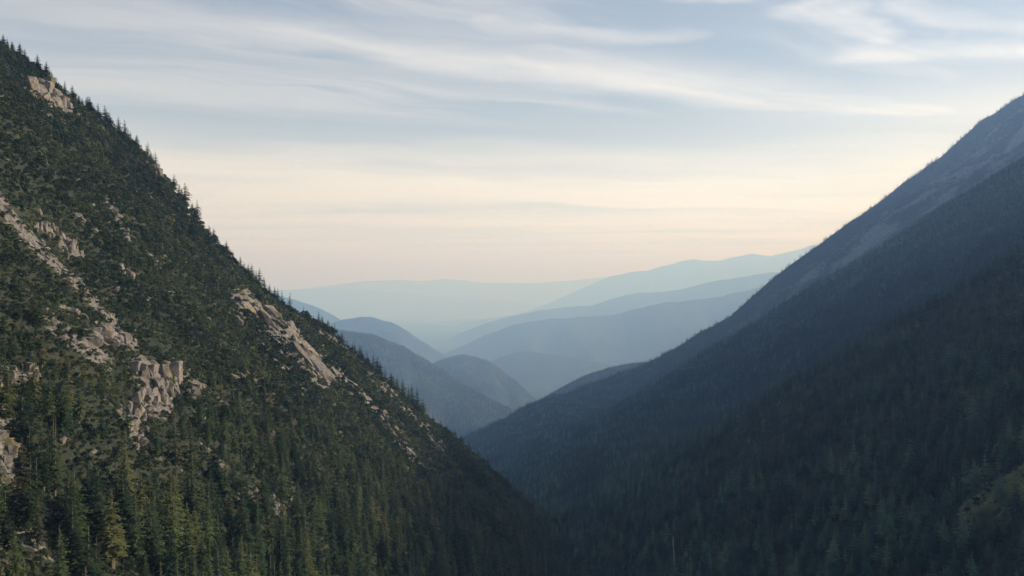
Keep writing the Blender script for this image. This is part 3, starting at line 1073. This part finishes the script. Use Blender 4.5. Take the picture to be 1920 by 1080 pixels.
def label_for(i):
    u, vt, vb = tree_label(i)
    if side[i] == 2:
        seg = [(130, 'above the topmost crag'), (300, 'left of the small crest cliff'), (400, 'along the rocky notch of the crest'),
               (545, 'above the long pale slab'), (660, 'just right of the pale slab'), (800, 'above the ribbed ledges'), (2000, 'above the dark valley')]
        for lim, txt in seg:
            if u < lim:
                return 'dark skyline spruce ' + txt, 'skyline spruces ' + txt
    if side[i] == 1:
        if u > 1750 and vb < 960:
            t = 'beside the grassy shoulder at the right edge'
        elif u > 1560:
            t = 'in the dark stand below the grassy shoulder'
        else:
            t = 'at the foot of the right slope'
        return 'shaded spruce ' + t, 'spruces ' + t
    size = 'tall' if vb - vt > 105 else ('mid-sized' if vb - vt > 70 else 'slim')
    vm = (vt + vb) / 2
    best = min(LANDMARKS, key=lambda L: math.hypot(u - L[0], vm - L[1]))
    rel = 'below' if vm > best[1] + 35 else ('above' if vm < best[1] - 35 else ('right of' if u > best[0] else 'left of'))
    if vb > 1040 and u < 330:
        t = 'at the bottom edge'
    elif vb > 1040:
        t = 'in the dark bottom stand'
    else:
        t = rel + ' ' + best[2]
    return size + ' green spruce ' + t, 'spruces ' + t


ORD = ['first', 'second', 'third', 'fourth', 'fifth', 'sixth', 'seventh', 'eighth', 'ninth', 'tenth', 'eleventh', 'twelfth', 'thirteenth', 'fourteenth',
       'fifteenth', 'sixteenth', 'seventeenth', 'eighteenth', 'nineteenth', 'twentieth']


def ordinal(k):
    if k < 20:
        return ORD[k]
    tens = ['', '', 'twenty', 'thirty', 'forty', 'fifty', 'sixty', 'seventy', 'eighty', 'ninety'][(k + 1) // 10]
    return tens + '-' + ORD[(k + 1) % 10 - 1] if (k + 1) % 10 else tens[:-1] + 'ieth'


by_label = {}
for i in np.nonzero(chosen_set)[0]:
    l, g = label_for(i)
    by_label.setdefault((l, g), []).append(i)
for (l, g), ids in by_label.items():
    ids.sort(key=lambda i: tree_label(i)[0])
    for k, i in enumerate(ids):
        if len(ids) == 1:
            lab = l
        elif k == 0:
            lab = 'leftmost ' + l
        elif k == len(ids) - 1:
            lab = 'rightmost ' + l
        else:
            lab = ordinal(k) + ' ' + l + ', counted from left'
        spruce(ALL[i], lab, g, side[i] == 1)


def scatter(name, label, T, meshes, nv):
    sc = np.stack([T[:, 3] * T[:, 4], T[:, 3] * T[:, 4], T[:, 3]], 1)
    P = T[:, :3].copy(); P[:, 2] -= 0.2
    return mass(name, label, P, sc, T[:, 5], T[:, 6].astype(int) % nv, meshes)


restL = ALL[(side == 0) & ~chosen_set]
restR = ALL[(side == 1) & ~chosen_set]
nearL = restL[:, 1] < 620
scatter('left_slope_wood', 'spruce wood covering the lower left slope', restL[nearL], [h[2] for h in HERO], 8)
scatter('left_upper_wood', 'small spruces scattered over the upper left slope', restL[~nearL], MIDL, 6)
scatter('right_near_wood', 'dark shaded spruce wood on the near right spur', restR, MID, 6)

# farther woods on the right mountain
X, Y = [np.concatenate(q) for q in zip(jitter_grid(-330, 1650, 1080, 3000, 8.6), jitter_grid(-700, 3200, 3000, 5800, 13.5))]
Z = hR(X, Y)
U, V_ = proj(X, Y, Z)
c1 = np.interp(X, K1[:, 0], K1[:, 1]); c3 = np.interp(X, K3[:, 0], K3[:, 1])
rk = rock_right(X, Y)
top = sstep((Y - np.interp(X, K2[:, 0], K2[:, 1])) / (c3 - np.interp(X, K2[:, 0], K2[:, 1])), 0.3, 0.7) * sstep(X, 500, 1200)
keep = in_view(U, V_, 30, 10) & (Y < c3 + 4) & (Y > c1) & (RNG.random(len(X)) < 0.97 * (1 - 0.9 * rk) * (1 - 0.35 * top)) & (Z > -720)
X, Y, Z, top = X[keep], Y[keep], Z[keep], top[keep]
Hh = RNG.uniform(.5, 1.35, len(X)) * (15.0 - 1.5 * top)
T = np.stack([X, Y, Z, Hh, RNG.uniform(1.3, 2.1, len(X)), RNG.uniform(0, 6.28, len(X)), RNG.integers(0, 6, len(X))], 1)
# trees standing along the far crest
cx = RNG.uniform(-200, 2950, 420)
cy = np.interp(cx, K3[:, 0], K3[:, 1]) - RNG.uniform(0, 12, 420)
T = np.vstack([T, np.stack([cx, cy, hR(cx, cy), RNG.uniform(9, 26, 420), RNG.uniform(1.3, 2.0, 420), RNG.uniform(0, 6.28, 420), RNG.integers(0, 6, 420)], 1)])
Y = T[:, 1]
midm = Y < 2300
scatter('right_middle_wood', 'blue-shaded conifer wood on the middle right spur', T[midm], MID, 6)
scatter('right_far_wood', 'hazy conifer wood on the far right mountainside', T[~midm], FARP, 6)

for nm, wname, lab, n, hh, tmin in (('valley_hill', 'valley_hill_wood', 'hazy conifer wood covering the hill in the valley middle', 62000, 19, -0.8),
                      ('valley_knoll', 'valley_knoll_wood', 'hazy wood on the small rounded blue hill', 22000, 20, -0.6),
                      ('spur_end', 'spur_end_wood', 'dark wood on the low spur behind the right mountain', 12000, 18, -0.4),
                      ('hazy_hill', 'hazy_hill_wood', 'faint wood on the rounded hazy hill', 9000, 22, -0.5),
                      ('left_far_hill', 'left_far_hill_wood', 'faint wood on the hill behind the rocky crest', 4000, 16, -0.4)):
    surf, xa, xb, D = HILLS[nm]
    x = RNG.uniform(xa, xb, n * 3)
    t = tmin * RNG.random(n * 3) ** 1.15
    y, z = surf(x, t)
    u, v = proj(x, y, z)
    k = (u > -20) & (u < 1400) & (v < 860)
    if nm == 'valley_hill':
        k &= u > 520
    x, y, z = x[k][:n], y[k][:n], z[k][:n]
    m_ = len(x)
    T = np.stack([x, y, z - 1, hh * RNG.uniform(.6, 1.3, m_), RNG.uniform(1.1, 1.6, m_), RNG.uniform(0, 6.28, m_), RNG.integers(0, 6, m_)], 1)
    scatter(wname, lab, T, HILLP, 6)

# ------------------------------------------------------------------ scrub of the left slope
X, Y = jitter_grid(-560, 130, 185, 1250, 2.3)
yc = np.interp(X, LX, LYc)
Z = hL(X, Y)
U, V_ = proj(X, Y, Z)
rm = rock_mask(U, V_)
pn = fbm(X / 30.0, Y / 30.0, 3, 23)
keep = in_view(U, V_, 30, 40) & (yc - Y > -3) & (RNG.random(len(X)) < (0.95 + 0.5 * pn) * (1 - 0.72 * sstep(rm, 0.35, 0.9)) * (1 - 0.3 * sstep(fbm(X / 26.0, Y / 26.0, 3, 77), 0.2, 0.5))) & (Z > hR(X, Y) - 1)
X, Y, Z = X[keep], Y[keep], Z[keep]
n = len(X)
s = RNG.uniform(1.1, 3.0, n) * (1 + 0.7 * (RNG.random(n) < .15)) * (0.6 + 0.5 * sstep(Y, 400, 900))
mass('mountain_scrub', 'low dwarf-pine scrub and bushes over the left slope', np.stack([X, Y, Z], 1), np.stack([s * RNG.uniform(.9, 1.4, n), s, s * RNG.uniform(.7, 1.1, n)], 1),
     RNG.uniform(0, 6.28, n), RNG.integers(0, 5, n), SHRUBS)

# loose stones on the rocky strips and between the bushes
X, Y = jitter_grid(-560, 130, 185, 1250, 2.4)
Z = hL(X, Y); U, V_ = proj(X, Y, Z)
rm = rock_mask(U, V_)
keep = in_view(U, V_, 30, 20) & (np.interp(X, LX, LYc) - Y > 0) & (RNG.random(len(X)) < 0.16 * np.clip(fbm(X / 38., Y / 38., 3, 29) * 1.5 + .10, 0, 1) + 0.42 * sstep(rm, 0.25, 0.8))
X, Y, Z = X[keep], Y[keep], Z[keep]
n = len(X)
s = np.exp(RNG.normal(0.0, 0.62, n)) * 1.2
mass('scree', 'loose grey stones strewn over the rocky strips', np.stack([X, Y, Z], 1), np.stack([s * RNG.uniform(.8, 1.6, n), s, s * RNG.uniform(.6, 1.1, n)], 1),
     RNG.uniform(0, 6.28, n), RNG.integers(0, 5, n), STONES, RNG.uniform(-.5, .5, (n, 2)))

# grass of the open shoulder on the right
X, Y = jitter_grid(240, 345, 520, 680, 0.9)
k = RNG.random(len(X)) < grass_mask(X, Y)
X, Y = X[k], Y[k]
Z = hR(X, Y)
n = len(X); s = RNG.uniform(.6, 1.5, n)
mass('grass', 'pale grass on the open shoulder at the right edge', np.stack([X, Y, Z], 1), np.stack([s, s, s * .8], 1), RNG.uniform(0, 6.28, n), RNG.integers(0, 3, n), GRASSP)

X, Y = jitter_grid(248, 345, 535, 625, 3.4)
k = (RNG.random(len(X)) < 0.42 * np.clip(0.5 + 2.2 * fbm(X / 9.0, Y / 9.0, 2, 44), 0, 1)) & (grass_mask(X, Y) > 0.15)
X, Y = X[k], Y[k]
n = len(X); s = RNG.uniform(.8, 2.4, n)
mass('shoulder_scrub', 'low bushes dotting the grassy shoulder at the right edge', np.stack([X, Y, hR(X, Y)], 1), np.stack([s, s, s], 1), RNG.uniform(0, 6.28, n), RNG.integers(0, 5, n), SHRUBS)

# ------------------------------------------------------------------ rock outcrops of the left slope
TALL = [block_mesh('rock_block', 700 + k, (1.0, 0.9, 1.9), 24) for k in range(6)]
CHUNK = [block_mesh('rock_block', 720 + k, (1.25, 1.0, 0.95), 22) for k in range(6)]
SLAB = [block_mesh('rock_block', 740 + k, (2.3, 1.2, 0.55), 22) for k in range(6)]
DOWN = math.atan2(1, 1.03)          # the slope falls towards +x at about 45 degrees


def outcrop(label, pts, hw, n, size, models, lean=0.0, spread=0.35, sink=0.25, seed=0):
    """a crag of many fractured blocks set into the slope along a path"""
    r = random.Random(seed)
    path = np.array(pts, float)
    seg = np.hypot(*np.diff(path, axis=0).T)
    cum = np.concatenate([[0], np.cumsum(seg)])
    mid = hit_left(*[np.interp(cum[-1] * .5, cum, path[:, c]) for c in (0, 1)])
    if mid is None:
        return None
    e = bpy.data.objects.new('rock_outcrop', None)
    COL.objects.link(e)
    e.location = mid
    tag(e, label, 'rock outcrop', 'outcrops on the left slope')
    for k in range(n):
        d = r.uniform(0, cum[-1])
        wide = 1.0 if r.random() < .75 else 2.4
        u = np.interp(d, cum, path[:, 0]) + r.gauss(0, hw * .55) * wide
        v = np.interp(d, cum, path[:, 1]) + r.gauss(0, hw * .45) * wide
        h = hit_left(u, v)
        if h is None:
            continue
        sz = 0.5 * size * h[1] / 600.0 * math.exp(r.gauss(-.1, spread * 1.5)) * (1.0 if wide == 1.0 else .7)
        sz = min(sz, 0.5 * size * h[1] / 600.0 * 1.9)
        b = link('rock_block', r.choice(models), None, e)
        b.location = (h[0] - mid[0], h[1] - mid[1], h[2] - mid[2] + sz * (0.35 - sink))
        b.rotation_euler = (r.gauss(0, .16), lean + r.gauss(0, .16), r.choice((0, 1.57, 3.14)) * (0 if lean > .3 else 1) + r.gauss(0, .3))
        b.scale = (sz * r.uniform(.8, 1.3), sz * r.uniform(.8, 1.3), sz * r.uniform(.8, 1.25))
    return e


outcrop('topmost grey crag under the left crest', [(55, 165), (90, 180), (125, 205)], 18, 46, 7.0, TALL, 0.1, seed=1)
outcrop('long pale rocky chute running down from the left edge', [(-6, 362), (40, 430), (80, 475), (130, 520), (185, 575), (212, 602)], 10, 80, 3.6, SLAB, DOWN, seed=2)
outcrop('dark fractured cliff beside the upper part of the rocky chute', [(85, 425), (115, 450), (142, 474)], 15, 34, 5.5, TALL, 0.15, seed=3)
outcrop('largest pale slab face, under the middle of the crest', [(465, 566), (505, 604), (550, 650), (590, 690), (608, 708)], 21, 150, 8.5, SLAB, DOWN, seed=4)
outcrop('grey ledges right of the large slab face', [(600, 628), (650, 655), (690, 692)], 10, 34, 4.5, SLAB, DOWN, seed=5)
outcrop('long ribbed ledge ending in the lowest pale tongue of rock', [(630, 700), (690, 755), (745, 820), (790, 880)], 9, 70, 4.2, SLAB, DOWN, seed=6)
outcrop('ribbed ledges close under the lower crest', [(690, 708), (740, 752), (800, 810), (830, 848)], 10, 60, 4.6, SLAB, DOWN, seed=7)
outcrop('narrow pale rib in the scrub below the wooded crest', [(200, 375), (230, 425), (243, 450)], 5, 20, 4.0, CHUNK, 0.2, seed=8)
outcrop('columned grey crag with dark vertical clefts', [(255, 700), (285, 705), (312, 720), (300, 755), (260, 750)], 12, 66, 11.0, TALL, 0.04, 0.25, seed=9)
outcrop('broken crag just above the columned crag', [(175, 640), (210, 632), (245, 648)], 16, 46, 7.5, CHUNK, 0.15, seed=10)
outcrop('scattered rocks left of the broken crag', [(92, 600), (150, 645), (165, 675)], 18, 34, 3.6, CHUNK, 0.3, seed=11)
outcrop('pale ledge of blocks at the left edge', [(0, 715), (30, 708), (62, 703)], 12, 32, 7.5, TALL, 0.1, seed=12)
outcrop('shadowed rock step below the columned crag', [(240, 770), (258, 805), (262, 840)], 16, 36, 5.0, TALL, 0.1, seed=13)
outcrop('thin broken line of stones right of the columned crag', [(322, 690), (370, 720), (430, 762)], 4, 34, 2.3, CHUNK, 0.4, seed=14)
outcrop('shaded cliff low at the left edge', [(4, 815), (20, 850), (10, 885)], 18, 40, 9.5, TALL, 0.05, seed=15)
outcrop('small crag around a dark hollow in the lower woods', [(350, 930), (370, 920), (390, 930), (388, 948), (356, 950)], 6, 22, 5.0, CHUNK, 0.1, seed=16)
outcrop('crumbling grey bank low on the slope', [(430, 920), (480, 932), (522, 962)], 17, 42, 4.0, CHUNK, 0.3, seed=17)
outcrop('low rock band among the bottom spruces', [(85, 968), (150, 960), (228, 962)], 11, 40, 5.5, CHUNK, 0.2, seed=18)
outcrop('rocky bluff on the crest with yellow-green edges', [(332, 352), (348, 378), (362, 402)], 11, 30, 5.5, TALL, 0.15, seed=19)
outcrop('small cliff on the crest between the wooded stretches', [(292, 312), (304, 334)], 6, 14, 4.6, TALL, 0.1, seed=20)
outcrop('flat overhanging ledge in the scrub at left', [(112, 578), (142, 588)], 6, 12, 5.5, SLAB, 0.2, seed=21)
outcrop('grey rocks just left of the large slab face', [(440, 578), (455, 600)], 8, 16, 4.2, CHUNK, 0.3, seed=22)
outcrop('dark boulder knot in the middle of the scrub', [(236, 508), (246, 520)], 5, 8, 5.0, TALL, 0.1, seed=23)
outcrop('pair of grey stones on the wooded rib', [(280, 475), (298, 503)], 4, 12, 3.2, CHUNK, 0.3, seed=24)

# ------------------------------------------------------------------ single boulders
def boulder(label, u, v, wpx, seed, models=CHUNK):
    h = hit_left(u, v)
    if h is None:
        return
    r = random.Random(seed)
    sz = wpx / FPX * h[1]
    o = link('boulder', models[seed % len(models)])
    o.location = (h[0], h[1], h[2] + sz * 0.2)
    o.rotation_euler = (r.uniform(-.2, .2), r.uniform(0, .5), r.uniform(0, 6.28))
    o.scale = (sz, sz * .8, sz * .9)
    tag(o, label, 'boulder', 'boulders lying on the left slope')


for k, (u, v, w, l) in enumerate([
        (540, 848, 17, 'lone pale boulder on the lower slope among the spruces'),
        (561, 866, 11, 'smaller stone just below the lone pale boulder'),
        (622, 868, 14, 'grey boulder in the dark spruces under the ribbed ledges'),
        (625, 765, 13, 'pale boulder in the scrub left of the ribbed ledges'),
        (668, 788, 11, 'grey stone between the scrub and the ribbed ledge'),
        (216, 546, 13, 'pale upright stone in the scrub right of the rocky chute'),
        (320, 556, 15, 'dark boulder with a pale edge in the middle scrub'),
        (378, 600, 10, 'small pale stone above the middle scrub'),
        (390, 602, 9, 'second small pale stone, right of its twin'),
        (452, 605, 11, 'pinkish stone left of the large slab face'),
        (438, 710, 15, 'upright grey stone with mossy side above the spruces'),
        (455, 712, 14, 'upright grey stone right of the mossy one'),
        (362, 752, 14, 'grey stone among spruces right of the columned crag'),
        (58, 935, 14, 'pale stone low at the left between dark spruces'),
        (118, 830, 13, 'warm grey stone beside the spruces at left')]):
    boulder(l, u, v, w, 900 + k)

# a dead bleached spruce standing in the dark wood of the valley bottom
def snag():
    u, vb, vt = 1262, 1062, 1004
    Y = np.arange(400., 1500., 1.)
    X_, _, Z_ = unp(u, vb, Y)
    i = int(np.argmax(hR(X_, Y) >= Z_))
    x, y, z = X_[i], Y[i], float(hR(X_[i], Y[i]))
    h = (vb - vt) / FPX * y
    r = random.Random(5)
    V, F = [], []
    sides = 7
    hs = [0, .15, .4, .7, 1.0]
    for kz, zz in enumerate(hs):
        rr = 0.7 * (1 - .7 * zz) + .06
        for s_ in range(sides):
            a = 6.283 * s_ / sides
            V.append((rr * math.cos(a) + .5 * math.sin(5 * zz), rr * math.sin(a), zz * h))
    for kz in range(len(hs) - 1):
        for s_ in range(sides):
            a, b = kz * sides + s_, kz * sides + (s_ + 1) % sides
            F.append((a, b, b + sides, a + sides))
    m, N = new_mat('bleached_wood')
    n_ = N.noise(world_pos(N), 1.5, 4, .6)
    finish(m, N, N.mix(n_, (0.22, 0.20, 0.18), (0.42, 0.39, 0.36)), .9)
    e = bpy.data.objects.new('dead_tree', None)
    COL.objects.link(e)
    e.location = (x, y - 2, z - .3)
    tag(e, 'bleached dead spruce trunk in the dark wood at the bottom edge', 'dead tree')
    link('trunk', mesh_from('dead_trunk', V, F, m), None, e)
    V, F = [], []
    for k in range(46):
        zz = r.uniform(.3, .98) * h; a = r.uniform(0, 6.28); L = (1.1 - zz / h) * r.uniform(1.0, 3.0) + .3
        i = len(V)
        V += [(.25, 0, zz), (.25, 0, zz + .22), (.25 + math.cos(a) * L, math.sin(a) * L, zz - .25 * L), (.25 + .07, .07, zz + .1)]
        F += [(i, i + 1, i + 2), (i, i + 2, i + 3), (i + 1, i + 3, i + 2)]
    link('branches', mesh_from('dead_branches', V, F, m), None, e)


snag()
